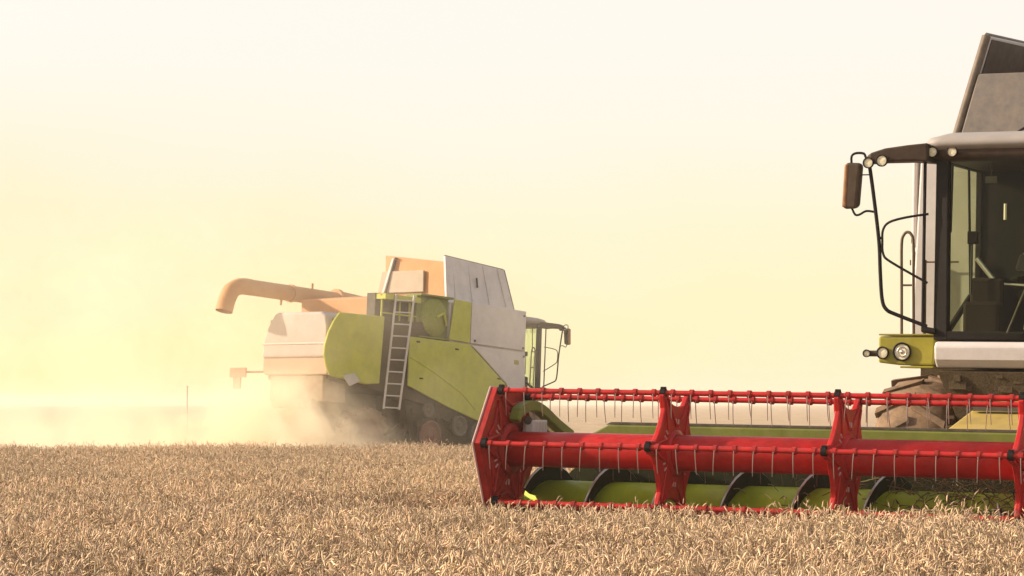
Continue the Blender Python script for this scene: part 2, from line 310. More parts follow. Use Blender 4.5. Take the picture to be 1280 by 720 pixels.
def build_combine(root):
    CY = 1.45
    # --- inner body and chassis
    b = MB()
    b.hexa([(-3.95, 0.12, 1.95), (-1.0, 0.10, 1.55), (-1.0, 2.75, 1.55), (-3.95, 2.32, 1.95), (-3.95, 0.12, 3.30), (-1.0, 0.10, 3.45), (-1.0, 2.75, 3.45), (-3.95, 2.32, 3.30)])
    b.box((-0.98, 0.10, 1.25), (2.3, 2.78, 3.0)); b.box((-2.4, 0.45, 0.85), (1.9, 2.45, 1.6))
    b.build('chassis', BROWN, root)
    e = MB(); e.box((-1.9, 0.12, 0.62), (-1.2, 0.45, 1.5)); e.box((-0.55, 0.16, 0.55), (0.1, 0.5, 1.4)); e.box((-2.7, 0.5, 1.2), (-2.1, 2.3, 1.7)); e.box((-2.3, 0.24, 0.75), (1.3, 0.52, 1.65))
    for k in range(26):
        x = random.uniform(-2.2, 1.0); z = random.uniform(0.6, 1.7); d = random.uniform(0.05, 0.16)
        e.box((x, 0.02+random.uniform(0, 0.1), z), (x+d*random.uniform(1, 2.5), 0.3, z+d))
    for k in range(7):
        x = random.uniform(-1.9, 0.6); e.tube([(x, 0.05, random.uniform(1.0, 1.7)), (x+random.uniform(-0.7, 0.9), 0.05, random.uniform(0.5, 1.3))], 0.025, 6)
    e.build('drive_mechanism', BROWN, root, 0.015)
    for (x, z, r, mt) in ((-0.95, 0.86, 0.34, RIMRED), (0.05, 1.12, 0.24, PULL), (-1.05, 1.42, 0.16, PULL), (0.75, 0.95, 0.3, DARK)):
        p = MB(); p.lathe([(0.0, 0.001), (0.0, r*0.25), (0.03, r*0.28), (0.04, r*0.8), (-0.02, r*0.84), (-0.02, r), (0.10, r), (0.10, r*0.84)], 'y', (x, -0.02, z), 28)
        p.build('drive_pulley', mt, root)
    # --- flank panels (right flank modelled in full, left flank mirrored on the wide part)
    def flank(name, prof, m, thick=0.045, y=0.0, bulge=True, left=True, bev=0.02):
        s = MB(); s.prism(prof, 'y', y, y+thick); s.build(name, m, root, bev, 3)
        if left:
            s = MB(); s.prism(prof, 'y', 2*CY-y-thick, 2*CY-y); s.build(name, m, root, bev, 3)
    rear = [(-4.12, 3.42), (-4.30, 3.22), (-4.46, 2.95), (-4.56, 2.65), (-4.57, 2.45), (-4.50, 2.22), (-4.36, 2.00), (-3.7, 1.92), (-3.2, 1.88), (-2.75, 1.92), (-2.66, 3.45)]
    s = MB(); s.prism(rear, 'y', -0.02, 0.05); s.build('rear_side_panel', GREEN, root, 0.03, 3)
    s = MB(); n = len(rear); wy = lambda x: 2.86 + 0.46*max(-1.0, min(0, (x+1.0)/3.0))
    vs = [(x+0.7, wy(x+0.7)-0.05, z) for x, z in rear] + [(x+0.7, wy(x+0.7), z) for x, z in rear]
    s.add(vs, [tuple(range(n)), tuple(range(2*n-1, n-1, -1))] + [(i, i+n, (i+1) % n+n, (i+1) % n) for i in range(n)]); s.build('rear_side_panel', GREEN, root)
    flank('lower_side_panel', [(-1.78, 3.07), (0.30, 3.05), (0.62, 2.86), (1.66, 2.21), (1.75, 1.55), (1.55, 0.98), (0.78, 1.265), (-0.3, 1.52), (-1.78, 1.945)], GREEN)
    # pressed swage across the lower panel
    s = MB(); s.prism([(-1.72, 2.62), (-0.9, 2.34), (0.1, 1.92), (0.62, 1.56), (0.60, 1.52), (0.08, 1.88), (-0.92, 2.30), (-1.72, 2.58)], 'y', -0.014, 0.02); s.build('panel_crease', GREEN, root, 0.008)
    flank('front_side_panel', [(0.35, 3.035), (2.33, 3.005), (2.33, 2.2), (2.33, 1.95), (1.86, 1.95), (1.70, 2.21), (0.66, 2.87)], WHITE)
    flank('tank_side_panel', [(0.34, 4.04), (2.33, 3.99), (2.33, 3.045), (0.34, 3.075)], WHITE)
    flank('tank_corner_panel', [(-0.27, 4.055), (0.315, 4.035), (0.315, 3.075), (-0.42, 3.10)], GREEN)
    # --- radiator screen bay
    s = MB(); s.box((-1.42, 0.16, 3.10), (-0.32, 0.5, 4.06)); s.box((-1.42, 0.04, 3.08), (-0.35, 0.5, 3.12)); s.box((-1.42, 0.02, 4.04), (-0.27, 0.5, 4.09))
    bay = s.build('radiator_housing', DGREEN, root, 0.02)
    s = MB(); s.lathe([(0.0, 0.001), (0.01, 0.2), (0.03, 0.42), (0.09, 0.46), (0.14, 0.47)], 'y', (-0.86, 0.05, 3.58), 40); s.build('rotary_screen', mat('screen_mesh', (0.22, 0.25, 0.03), 0.6, dust=0.15, scale=30, var=0.4), bay)
    s = MB(); s.tube([(-0.86, 0.03, 3.58), (-0.62, 0.03, 3.70)], 0.035, 6); s.tube([(-0.62, 0.03, 3.70), (-0.5, 0.04, 3.42)], 0.03, 6); s.build('screen_duct', GREEN, bay)
    # --- ladder bay: frames, hoses behind the ladder
    s = MB()
    s.box((-2.62, 0.35, 1.9), (-1.45, 0.6, 4.0)); bayb = s.build('engine_bay', DARK, root)
    s = MB()
    for x in (-2.55, -1.95, -1.62, -1.5): s.tube([(x, 0.2, 1.9), (x, 0.2, 4.0)], 0.025, 6)
    for z in (2.4, 3.0, 3.55, 3.95): s.tube([(-2.6, 0.18, z), (-1.42, 0.18, z)], 0.022, 6)
    s.box((-2.6, 0.05, 3.86), (-1.40, 0.5, 3.98)); s.box((-2.2, 0.22, 2.1), (-1.7, 0.4, 3.2))
    s.build('bay_frame', GREEN, bayb)
    # ladder
    s = MB(); d = Vector((math.cos(R(35)), -math.sin(R(35)), 0)) * 0.42
    top, bot = Vector((-2.28, 0.02, 3.98)), Vector((-2.70, -0.12, 1.36))
    for o_, k in ((Vector((0, 0, 0)), 1.0), (d, 1.0)): s.tube([bot+o_*0.86, top+o_], 0.026, 8)
    for k in range(10):
        t = (k + 0.12)/9.6; p = bot.lerp(top, t); s.tube([p, p+d*(0.86+0.14*t)], 0.019, 6)
    s.build('ladder', GALV, root)
    # --- rear hood
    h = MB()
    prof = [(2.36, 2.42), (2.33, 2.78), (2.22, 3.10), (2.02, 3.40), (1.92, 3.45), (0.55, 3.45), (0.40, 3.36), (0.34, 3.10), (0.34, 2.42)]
    h.prism(prof, 'x', -4.15, -2.6); hood = h.build('rear_hood', mat('hood_dimmed_white', (0.44, 0.37, 0.35), 0.55, dust=0.3, scale=2, var=0.15), root, 0.06, 4)  # same white paint, dustier, and darkened to tone down the sun on it
    h = MB(); h.prism([(2.36, 2.46), (2.36, 2.10), (2.28, 2.04), (0.34, 2.04), (0.34, 2.46)], 'x', -4.10, -2.7); h.build('hood_skirt', mat('dusty_hood_skirt', (0.45, 0.33, 0.24), 0.7, dust=0.4), root, 0.03)
    h = MB(); h.prism([(2.35, 2.72), (2.35, 2.76), (0.36, 2.76), (0.36, 2.72)], 'x', -4.17, -4.1); h.build('hood_seam', GALV, hood, 0.008)
    s = MB(); s.box((-4.05, 0.5, 1.45), (-3.3, 2.15, 2.05)); s.box((-4.2, 0.7, 1.3), (-3.9, 1.95, 1.5)); s.build('straw_chopper', mat('chopper_dust_brown', (0.22, 0.14, 0.09), 0.8, dust=0.5), root, 0.03)
    s = MB(); s.box((-4.30, 2.70, 1.98), (-4.26, 3.22, 2.20)); s.box((-4.30, 2.86, 1.72), (-4.26, 3.10, 1.98)); s.tube([(-4.27, 2.75, 2.1), (-4.05, 2.25, 2.12)], 0.025, 6)
    s.build('rear_light_board', mat('board_orange', (0.45, 0.20, 0.12), 0.6, dust=0.2), root, 0.01)
    s = MB(); s.prism([(-4.0, 2.02), (-3.62, 2.10), (-3.42, 1.93), (-3.75, 1.80)], 'y', -0.06, -0.02); s.build('side_reflector', GALV, root, 0.02)
    # --- grain tank
    s = MB(); s.hexa([(-0.35, 0.06, 3.0), (2.36, 0.06, 3.0), (2.36, 2.84, 3.0), (-0.35, 2.84, 3.0), (-0.35, 0.10, 3.98), (2.34, 0.10, 3.95), (2.34, 2.80, 3.95), (-0.35, 2.80, 3.98)])
    tank = s.build('grain_tank', WHITE, root, 0.02)
    s = MB(); s.prism([(0.03, 2.1), (2*CY-0.03, 2.1), (2*CY-0.11, 3.99), (0.11, 3.99)], 'x', 2.34, 2.42); s.build('tank_front_wall', WHITE, root, 0.02)
    s = MB(); s.prism([(-2.6, 3.46), (-2.6, 3.9), (-1.5, 4.05), (-0.36, 4.05), (-0.36, 3.4)], 'y', 0.55, 2.7); s.build('engine_cover', AUG, root, 0.03)
    # flaps (front one carries the paler sheet seen above the cab)
    def slab(name, q, t, m, lab=None):
        q = [Vector(p) for p in q]; nrm = (q[1]-q[0]).cross(q[3]-q[0]).normalized()*t
        s = MB(); s.hexa([q[0], q[1], q[2], q[3], q[0]+nrm, q[1]+nrm, q[2]+nrm, q[3]+nrm])
        o = s.build(name, m, root, 0.012);
        return o
    YC = 2*CY
    fo = slab('tank_flap', [(-0.15, 0.36, 4.0), (2.30, 0.36, 4.0), (2.14, 0.60, 4.99), (0.0, 0.60, 5.12)], -0.07, [WHITE])
    fl = slab('tank_flap', [(2.30, YC-0.36, 4.0), (-0.15, YC-0.36, 4.0), (0.0, YC-0.60, 5.12), (2.14, YC-0.60, 4.99)], -0.07, [WHITE])
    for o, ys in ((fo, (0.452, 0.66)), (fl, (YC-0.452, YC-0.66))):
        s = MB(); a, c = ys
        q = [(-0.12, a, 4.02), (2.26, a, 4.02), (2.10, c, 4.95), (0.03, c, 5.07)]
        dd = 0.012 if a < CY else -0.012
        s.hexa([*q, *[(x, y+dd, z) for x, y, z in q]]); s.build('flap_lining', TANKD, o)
        s = MB(); s.tube([(2.315, a-0.06, 4.0), (2.155, c-0.03, 4.98)], 0.042, 4); s.tube([(2.14, c-0.035, 4.99), (0.0, c-0.035, 5.115)], 0.022, 4); s.build('flap_rim', mat('flap_rim_brown', (0.10, 0.075, 0.06), 0.6, dust=0.2), o)
    slab('tank_flap', [(0.02, 0.42, 4.05), (0.02, YC-0.42, 4.05), (0.10, YC-0.30, 5.20), (0.10, 0.62, 4.98)], 0.05, [AUG])
    slab('tank_flap', [(2.33, 0.44, 3.97), (2.33, YC-0.44, 3.97), (2.20, YC-0.58, 4.62), (2.20, 0.58, 4.62)], 0.04, [TANK])
    s = MB(); s.tube([(2.40, 0.80, 3.95), (2.33, 1.55, 4.42)], 0.012, 6); s.build('flap_stay', BLACK, root)
    s = MB(); s.hexa([(0.0, 1.22, 4.28), (-0.04, 1.22, 4.28), (-0.04, 2.68, 4.28), (0.0, 2.68, 4.28), (0.05, 1.27, 4.80), (0.0, 1.27, 4.80), (0.0, 2.60, 4.80), (0.05, 2.60, 4.80)]); s.build('tank_hatch', mat('hatch_dusty', (0.36, 0.29, 0.22), 0.6, dust=0.3), root, 0.015)
    # --- unloading auger folded back along the left side
    s = MB(); yl = 2.95
    s.tube([(0.9, yl, 3.86), (0.1, yl, 3.93), (-1.2, yl, 4.02)], 0.235, 20); s.tube([(-1.15, yl, 4.02), (-2.6, yl, 4.04), (-4.15, yl, 4.06)], 0.185, 20)
    s.tube([(-1.22, yl, 4.02), (-1.12, yl, 4.02)], 0.265, 20); s.tube([(-2.75, yl, 4.04), (-2.68, yl, 4.04)], 0.21, 20)
    s.tube([(-2.0, yl, 4.2), (-2.0, yl, 4.34)], 0.03, 6); s.tube([(-3.0, yl, 3.9), (-3.02, yl, 3.74)], 0.03, 6)
    tube = s.build('unloading_tube', AUG, root)
    s = MB(); s.tube(smooth_path([(-4.0, yl, 4.06), (-4.35, yl, 4.05), (-4.62, yl, 3.92), (-4.76, yl, 3.66), (-4.82, yl, 3.44)], 4), [0.19]*8+[0.2]*9, 18, cap=False)
    s.build('spout', AUG, tube)
    # --- wheels
    wheel(root, 'front_wheel', 2.75, 0.28, 0.93, 0.66, -1); wheel(root, 'front_wheel', 2.75, 2*CY-0.28, 0.93, 0.66, 1)
    wheel(root, 'rear_wheel', -2.9, 0.32, 0.70, 0.5, -1); wheel(root, 'rear_wheel', -2.9, 2*CY-0.55, 0.70, 0.5, 1)
    s = MB(); s.tube([(2.75, 0.5, 0.93), (2.75, 2.4, 0.93)], 0.16, 12); s.build('axle', DARK, root)
    s = MB(); s.tube([(-2.9, 0.5, 0.7), (-2.9, 2.2, 0.7)], 0.1, 10); s.build('axle', DARK, root)
    # --- engine/gear mass below the cab, feeder house
    s = MB(); s.hexa([(3.0, 0.95, 1.05), (3.75, 0.95, 1.15), (3.75, 2.25, 1.15), (3.0, 2.25, 1.05), (2.45, 0.70, 1.93), (4.0, 0.68, 1.90), (4.0, 2.24, 1.90), (2.45, 2.24, 1.93)])
    for k in range(60):
        y = random.uniform(0.72, 2.2); z = random.uniform(1.2, 1.85); d = random.uniform(0.02, 0.08)
        s.box((3.72, y, z), (3.92+random.uniform(0, 0.1), y+d*random.uniform(1, 2.5), z+d))
    s.build('cab_underframe', BROWN, root, 0.006)
    s = MB(); s.hexa([(3.0, 1.08, 1.0), (5.25, 1.05, 0.62), (5.25, 1.85, 0.62), (3.0, 1.82, 1.0), (3.0, 1.08, 1.85), (5.25, 1.05, 1.36), (5.25, 1.85, 1.36), (3.0, 1.82, 1.85)])
    fh = s.build('feeder_house', FEED, root, 0.03)
    s = MB()
    for y in (1.02, 1.87): s.tube([(3.3, y, 0.95), (5.0, y, 0.7)], 0.05, 10)
    s.box((4.35, 1.12, 1.565), (4.42, 1.78, 1.60)); s.build('feeder_ribs', DARK, fh)
    # --- platform with headlights, right of the cab; ladder platform left
    for side, Y in ((1, lambda y: y), (-1, lambda y: 2*CY-y)):
        s = MB(); s.prism([(Y(0.12), 2.20), (Y(0.64), 2.205), (Y(0.62), 1.945), (Y(0.30), 1.95), (Y(0.12), 1.97)], 'x', 3.55, 3.90)
        s.box((2.45, min(Y(0.12), Y(0.64)), 2.12), (3.60, max(Y(0.12), Y(0.64)), 2.19)); pf = s.build('side_platform', YELLOWG, root, 0.02, 3)
        s = MB(); s.box((3.52, min(Y(0.125), Y(0.63)), 2.208), (3.915, max(Y(0.125), Y(0.63)), 2.222)); s.box((3.52, min(Y(0.32), Y(0.62)), 1.925), (3.91, max(Y(0.32), Y(0.62)), 1.942)); s.build('platform_lip', YELLOWG, pf, 0.006)
        lamp(pf, 'headlight', (3.915, Y(0.34), 2.065), 0.072); lamp(pf, 'headlight', (3.915, Y(0.165), 2.055), 0.048)
        s = MB(); s.tube([(3.8, Y(0.15), 2.05), (3.8, Y(-0.03), 2.05)], 0.028, 10); mk = s.build('side_marker_arm', MIRR, pf)
        lamp(mk, 'side_marker', (3.835, Y(-0.005), 2.05), 0.030, depth=0.03)
        # handrails
        s = MB()
        s.tube(smooth_path([(3.0, Y(0.053), 2.2), (3.0, Y(0.045), 2.7), (3.0, Y(0.04), 3.05), (3.0, Y(0.06), 3.135), (3.0, Y(0.095), 3.16), (3.0, Y(0.13), 3.135), (3.0, Y(0.15), 3.05), (3.0, Y(0.155), 2.7), (3.0, Y(0.165), 2.2)], 4), 0.014, 7)
        s.tube([(3.0, Y(0.045), 2.68), (3.0, Y(0.155), 2.68)], 0.011, 6)
        s.tube([(2.75, Y(0.19), 2.2), (2.75, Y(0.185), 2.92)], 0.016, 6); s.tube([(2.75, Y(0.185), 2.9), (2.75, Y(0.5), 2.9)], 0.009, 6)
        s.build('handrail', mat('rail_brown', (0.13, 0.09, 0.06), 0.5), root)
    # --- cab
    y0, y1, z0, z1, xf, xb = 0.665, 2*CY-0.665, 2.17, 3.72, 3.98, 2.72
    s = MB(); s.box((xb, y0, z0), (xf-0.02, y1, z0+0.06)); s.box((xb, y0, z0), (xb+0.05, y1, z1)); cab = s.build('cab', BLACK, root, 0.01)
    pil = MB()
    for Y in ((lambda y: y), (lambda y: 2*CY-y)):
        pil.hexa([(xf-0.10, Y(0.63), z0), (xf, Y(0.635), z0), (xf+0.02, Y(0.765), z0), (xf-0.08, Y(0.765), z0), (xf-0.14, Y(0.63), z1+0.1), (xf-0.03, Y(0.63), z1+0.1), (xf-0.01, Y(0.745), z1+0.1), (xf-0.12, Y(0.745), z1+0.1)])
        pil.hexa([(xb, Y(0.66), z0), (xb+0.07, Y(0.66), z0), (xb+0.07, Y(0.72), z0), (xb, Y(0.72), z0), (xb, Y(0.66), z1+0.1), (xb+0.07, Y(0.66), z1+0.1), (xb+0.07, Y(0.72), z1+0.1), (xb, Y(0.72), z1+0.1)])
        pil.box((xb, min(Y(0.66), Y(0.72)), z1-0.02), (xf-0.1, max(Y(0.66), Y(0.72)), z1+0.1))
    pil.box((xf-0.10, y0+0.02, z1), (xf-0.01, y1-0.02, z1+0.12)); pil.box((xf-0.06, y0+0.08, z0), (xf+0.015, y1-0.08, z0+0.075))
    pil.build('cab_pillars', BLACK, cab, 0.012)
    s = MB(); N = 14
    for i in range(N):
        def pt(k, z): t = k/N; yy = y0+0.085+(y1-y0-0.17)*t; return (xf-0.035+0.10*math.sin(math.pi*t), yy, z)
        s.add([pt(i, z0+0.05), pt(i+1, z0+0.05), pt(i+1, z1+0.03), pt(i, z1+0.03)], [(0, 1, 2, 3)], 0, True)
    s.build('windscreen', GLASS, cab)
    for yy in (0.69, 2*CY-0.69):
        s = MB(); s.add([(xb+0.1, yy, z0+0.05), (xf-0.12, yy, z0+0.05), (xf-0.16, yy, z1), (xb+0.1, yy, z1)], [(0, 1, 2, 3)]); s.build('side_window', GLASS, cab)
        s = MB(); a = 0.006
        for p, q in (((xf-0.30, yy, z0+0.95), (xf-0.12, yy, z0+0.95)), ((xf-0.30, yy, z0+0.95), (xf-0.33, yy, z1)), ((xf-0.99, yy, z0+0.1), (xf-0.85, yy, z1))): s.tube([p, q], 0.012, 6)
        s.tube([(xf-0.95, yy+0.0, z0+0.4), (xf-0.2, yy, z0+0.05)], 0.03, 6); s.build('window_frame', BLACK, cab)
    # roof
    s = MB()
    def ring(x0, x1, ya, yb, z, r=0.16):
        pts = []
        for (cx, cy, a) in ((x1-r, ya+r, -90), (x1-r, yb-r, 0), (x0+r, yb-r, 90), (x0+r, ya+r, 180)):
            for k in range(6): t = R(a+18*k); pts.append((cx+r*math.cos(t), cy+r*math.sin(t), z))
        return pts
    ra, rb = 0.535, 2*CY-0.535
    rings = [ring(2.35, 4.04, ra+0.05, rb-0.05, 3.80), ring(2.33, 4.08, ra+0.01, rb-0.01, 3.83), ring(2.32, 4.10, ra, rb, 3.86), ring(2.34, 4.06, ra+0.03, rb-0.03, 3.91), ring(2.40, 3.96, ra+0.16, rb-0.16, 3.955), ring(2.6, 3.7, ra+0.5, rb-0.5, 3.975)]
    vs = [p for r_ in rings for p in r_]; n = 24
    fs = [tuple(range(n-1, -1, -1)), tuple(range((len(rings)-1)*n, len(rings)*n))] + [(i*n+k, i*n+(k+1) % n, (i+1)*n+(k+1) % n, (i+1)*n+k) for i in range(len(rings)-1) for k in range(n)]
    s.add(vs, fs, 0, True); roof = s.build('cab_roof', mat('roof_grey', (0.27, 0.245, 0.235), 0.5, dust=0.15), root)
    s = MB(); vr = [ring(2.38, 4.05, ra+0.05, rb-0.05, 3.82), ring(2.40, 4.03, ra+0.06, rb-0.06, 3.74), ring(2.42, 3.99, ra+0.10, rb-0.10, 3.71)]
    vs = [p for r_ in vr for p in r_]
    s.add(vs, [tuple(range(n-1, -1, -1)), tuple(range(2*n, 3*n))] + [(i*n+k, i*n+(k+1) % n, (i+1)*n+(k+1) % n, (i+1)*n+k) for i in range(2) for k in range(n)], 0, True)
    s.build('roof_visor', VISOR, roof)
    for y in (0.625, 0.80): lamp(roof, 'work_light', (4.05, y, 3.785), 0.043); lamp(roof, 'work_light', (4.05, 2*CY-y, 3.785), 0.043)
    # bumper under the windscreen
    s = MB(); s.prism([(3.60, 2.155), (4.02, 2.155), (4.055, 2.11), (4.04, 2.0), (3.98, 1.93), (3.60, 1.93)], 'y', y0-0.0, y1); s.build('cab_bumper', WHITE, root, 0.02, 3)
    # interior
    s = MB(); s.box((xb+0.25, 1.20, z0+0.35), (xb+0.75, 1.74, z0+0.5)); s.hexa([(xb+0.16, 1.22, z0+0.48), (xb+0.32, 1.22, z0+0.48), (xb+0.32, 1.72, z0+0.48), (xb+0.16, 1.72, z0+0.48), (xb+0.08, 1.25, z0+1.15), (xb+0.20, 1.25, z0+1.15), (xb+0.20, 1.69, z0+1.15), (xb+0.08, 1.69, z0+1.15)])
    s.box((xb+0.3, 1.3, z0), (xb+0.65, 1.62, z0+0.36)); s.build('driver_seat', SEATM, cab, 0.05, 3)
    s = MB(); s.hexa([(xf-0.45, 1.36, z0), (xf-0.28, 1.36, z0), (xf-0.28, 1.54, z0), (xf-0.45, 1.54, z0), (xf-0.62, 1.40, z0+0.68), (xf-0.52, 1.40, z0+0.72), (xf-0.52, 1.50, z0+0.72), (xf-0.62, 1.50, z0+0.68)]); col = s.build('steering_column', BLACK, cab, 0.02)
    s = MB(); C = Vector((xf-0.58, 1.45, z0+0.74)); q = Matrix.Rotation(R(25), 3, 'Y')
    s.tube([C + q @ Vector((0.19*math.cos(2*math.pi*k/24), 0.19*math.sin(2*math.pi*k/24), 0)) for k in range(25)], 0.017, 8, cap=False)
    for k in range(3): s.tube([C, C + q @ Vector((0.19*math.cos(2.1*k+1), 0.19*math.sin(2.1*k+1), 0))], 0.013, 6)
    s.build('steering_wheel', mat('wheel_grey', (0.12, 0.10, 0.085), 0.35), cab)
    s = MB(); s.box((xf-0.75, 0.82, z0), (xf-0.25, 1.15, z0+0.34)); s.box((xb+0.15, 0.85, z0), (xb+0.9, 1.15, z0+0.55)); s.build('side_console', mat('console_brown', (0.018, 0.011, 0.008), 0.7, spec=0.08), cab, 0.03)
    s = MB(); s.tube([(xf-0.40, 0.90, z0+0.72), (xf-0.40, 1.08, z0+0.50)], 0.022, 8); s.tube([(xf-0.40, 1.08, z0+0.50), (xf-0.40, 1.36, z0+0.48)], 0.014, 8); s.build('grab_handle', STEEL, cab)
    for pts, r_ in (([(xf-0.42, 1.0, z0+0.42), (xf-0.42, 1.0, z0+0.28)], 0.016), ([(xf-0.5, 1.12, z0+1.20), (xf-0.5, 1.12, z0+1.06)], 0.014), ([(xf-0.9, 1.22, z0+0.55), (xf-0.82, 1.24, z0+0.80)], 0.012), ([(xf-0.3, 1.36, z0+0.1), (xf-0.34, 1.38, z0+0.3)], 0.012)):
        s = MB(); s.tube(pts, r_, 8); s.build('control_lever', STEEL, cab)
    s = MB(); s.hexa([(xf-0.36, 1.26, z0+0.62), (xf-0.30, 1.26, z0+0.60), (xf-0.30, 1.64, z0+0.60), (xf-0.36, 1.64, z0+0.62), (xf-0.44, 1.28, z0+0.74), (xf-0.38, 1.28, z0+0.76), (xf-0.38, 1.62, z0+0.76), (xf-0.44, 1.62, z0+0.74)]); s.build('instrument_panel', mat('panel_grey', (0.05, 0.042, 0.035), 0.5), cab, 0.02)
    s = MB(); s.hexa([(xf-0.95, 1.14, z0+0.52), (xf-0.62, 1.14, z0+0.50), (xf-0.62, 1.22, z0+0.50), (xf-0.95, 1.22, z0+0.52), (xf-0.95, 1.14, z0+0.60), (xf-0.62, 1.14, z0+0.57), (xf-0.62, 1.22, z0+0.57), (xf-0.95, 1.22, z0+0.60)]); s.build('armrest', SEATM, cab, 0.02)
    s = MB(); s.box((xf-0.22, 1.02, z0+1.36), (xf-0.20, 1.12, z0+1.42)); s.tube([(xf-0.21, 1.07, z0+1.40), (xf-0.21, 1.07, z0+1.53)], 0.006, 6); s.build('interior_mirror', mat('mirror_grey', (0.08, 0.07, 0.06), 0.3), cab, 0.004)
    s = MB(); s.box((xf-0.35, 0.845, z0+0.84), (xf-0.28, 0.93, z0+0.95)); s.tube([(xf-0.31, 0.88, z0+0.4), (xf-0.31, 0.88, z0+0.86)], 0.012, 6); s.build('monitor', BLACK, cab, 0.008)
    s = MB(); s.tube([(xf+0.055, 1.30, z0+0.06), (xf+0.05, 1.62, z0+0.85)], 0.009, 6); s.tube([(xf+0.06, 1.52, z0+0.05), (xf+0.05, 1.46, z0+0.70)], 0.007, 6); s.build('wiper', DARK, cab)
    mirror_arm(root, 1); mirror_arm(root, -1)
    for ch in root.children:      # the whole cab with its fittings sits tight against the tank
        if ch.name.split('.')[0] in ('cab', 'cab_roof', 'cab_bumper', 'cab_underframe', 'mirror_arm', 'guard_rail', 'mirror_bracket', 'mirror', 'side_platform', 'side_marker_arm', 'handrail', 'feeder_house', 'front_wheel', 'axle') and not (ch.name.startswith('axle.')): ch.location.x -= 0.25
    # latches, hinges and ribs on the panels
    for x, z in ((-1.55, 2.95), (-0.2, 2.88), (1.35, 2.30), (-1.4, 2.12), (0.9, 1.42)):
        s = MB(); s.box((x, -0.018, z), (x+0.11, 0.01, z+0.035)); s.build('panel_latch', BLACK, root, 0.004)
    for x, z in ((2.22, 3.08), (2.22, 3.85), (0.45, 3.12), (2.25, 2.88), (2.25, 2.1)):
        s = MB(); s.box((x, -0.016, z), (x+0.06, 0.01, z+0.05)); s.build('panel_hinge', DARK, root, 0.004)
    s = MB(); s.box((1.95, -0.012, 2.70), (2.10, 0.01, 2.80)); s.build('warning_plate', YELLOWG, root, 0.002)
    for k in range(4):
        t_ = (k+0.5)/4; xb_, xt_ = -0.15+2.45*t_, 0.0+2.14*t_
        s = MB(); s.tube([(xb_, 0.362, 4.08), (xt_, 0.590, 5.00)], 0.011, 6); s.build('flap_rib', WHITE, fo)
    s = MB(); s.tube([(0.98, 0.42, 4.45), (1.0, 0.47, 4.68)], 0.022, 6); s.build('flap_bracket', DARK, fo)

# front machine frame (u along the cutter bar to the picture's right, v to the machine's rear)
MF = Matrix.Translation((1.28, 22.6, 0)) @ Matrix.Rotation(R(-25), 4, 'Z') @ Matrix.Rotation(R(0.9), 4, 'Y')
MC = MF @ Matrix.Translation((0.8, 6.15, 0)) @ Matrix.Rotation(R(-90), 4, 'Z')
c1 = empty('combine_harvester', MC)
tag(c1, 'combine harvester with dark cab facing the camera, standing close behind the long red reel', 'combine harvester', 'combine harvesters in the wheat field')
build_combine(c1)
TH = R(50); O2 = Vector((-1.3, 65, 0)); Rz = Matrix.Rotation(TH, 3, 'Z'); Rp = Matrix.Rotation(R(3.5), 3, 'Y'); pv = Vector((-0.8, 0, 0))
O2 = O2 + Rz @ pv - (Rz @ Rp) @ pv
M2 = Matrix.Translation(O2) @ (Rz @ Rp).to_4x4()
# the second machine is a copy of the first, part by part
def copy_tree(o, parent=None):
    c = o.copy(); COL.objects.link(c)
    if parent: c.parent = parent; c.matrix_parent_inverse = o.matrix_parent_inverse.copy(); c.matrix_basis = o.matrix_basis.copy()
    for ch in list(o.children): copy_tree(ch, c)
    return c
c2 = copy_tree(c1); c2.matrix_world = M2
tag(c2, 'distant dusty combine harvester driving away with folded unloading tube and white ladder', 'combine harvester', 'combine harvesters in the wheat field')

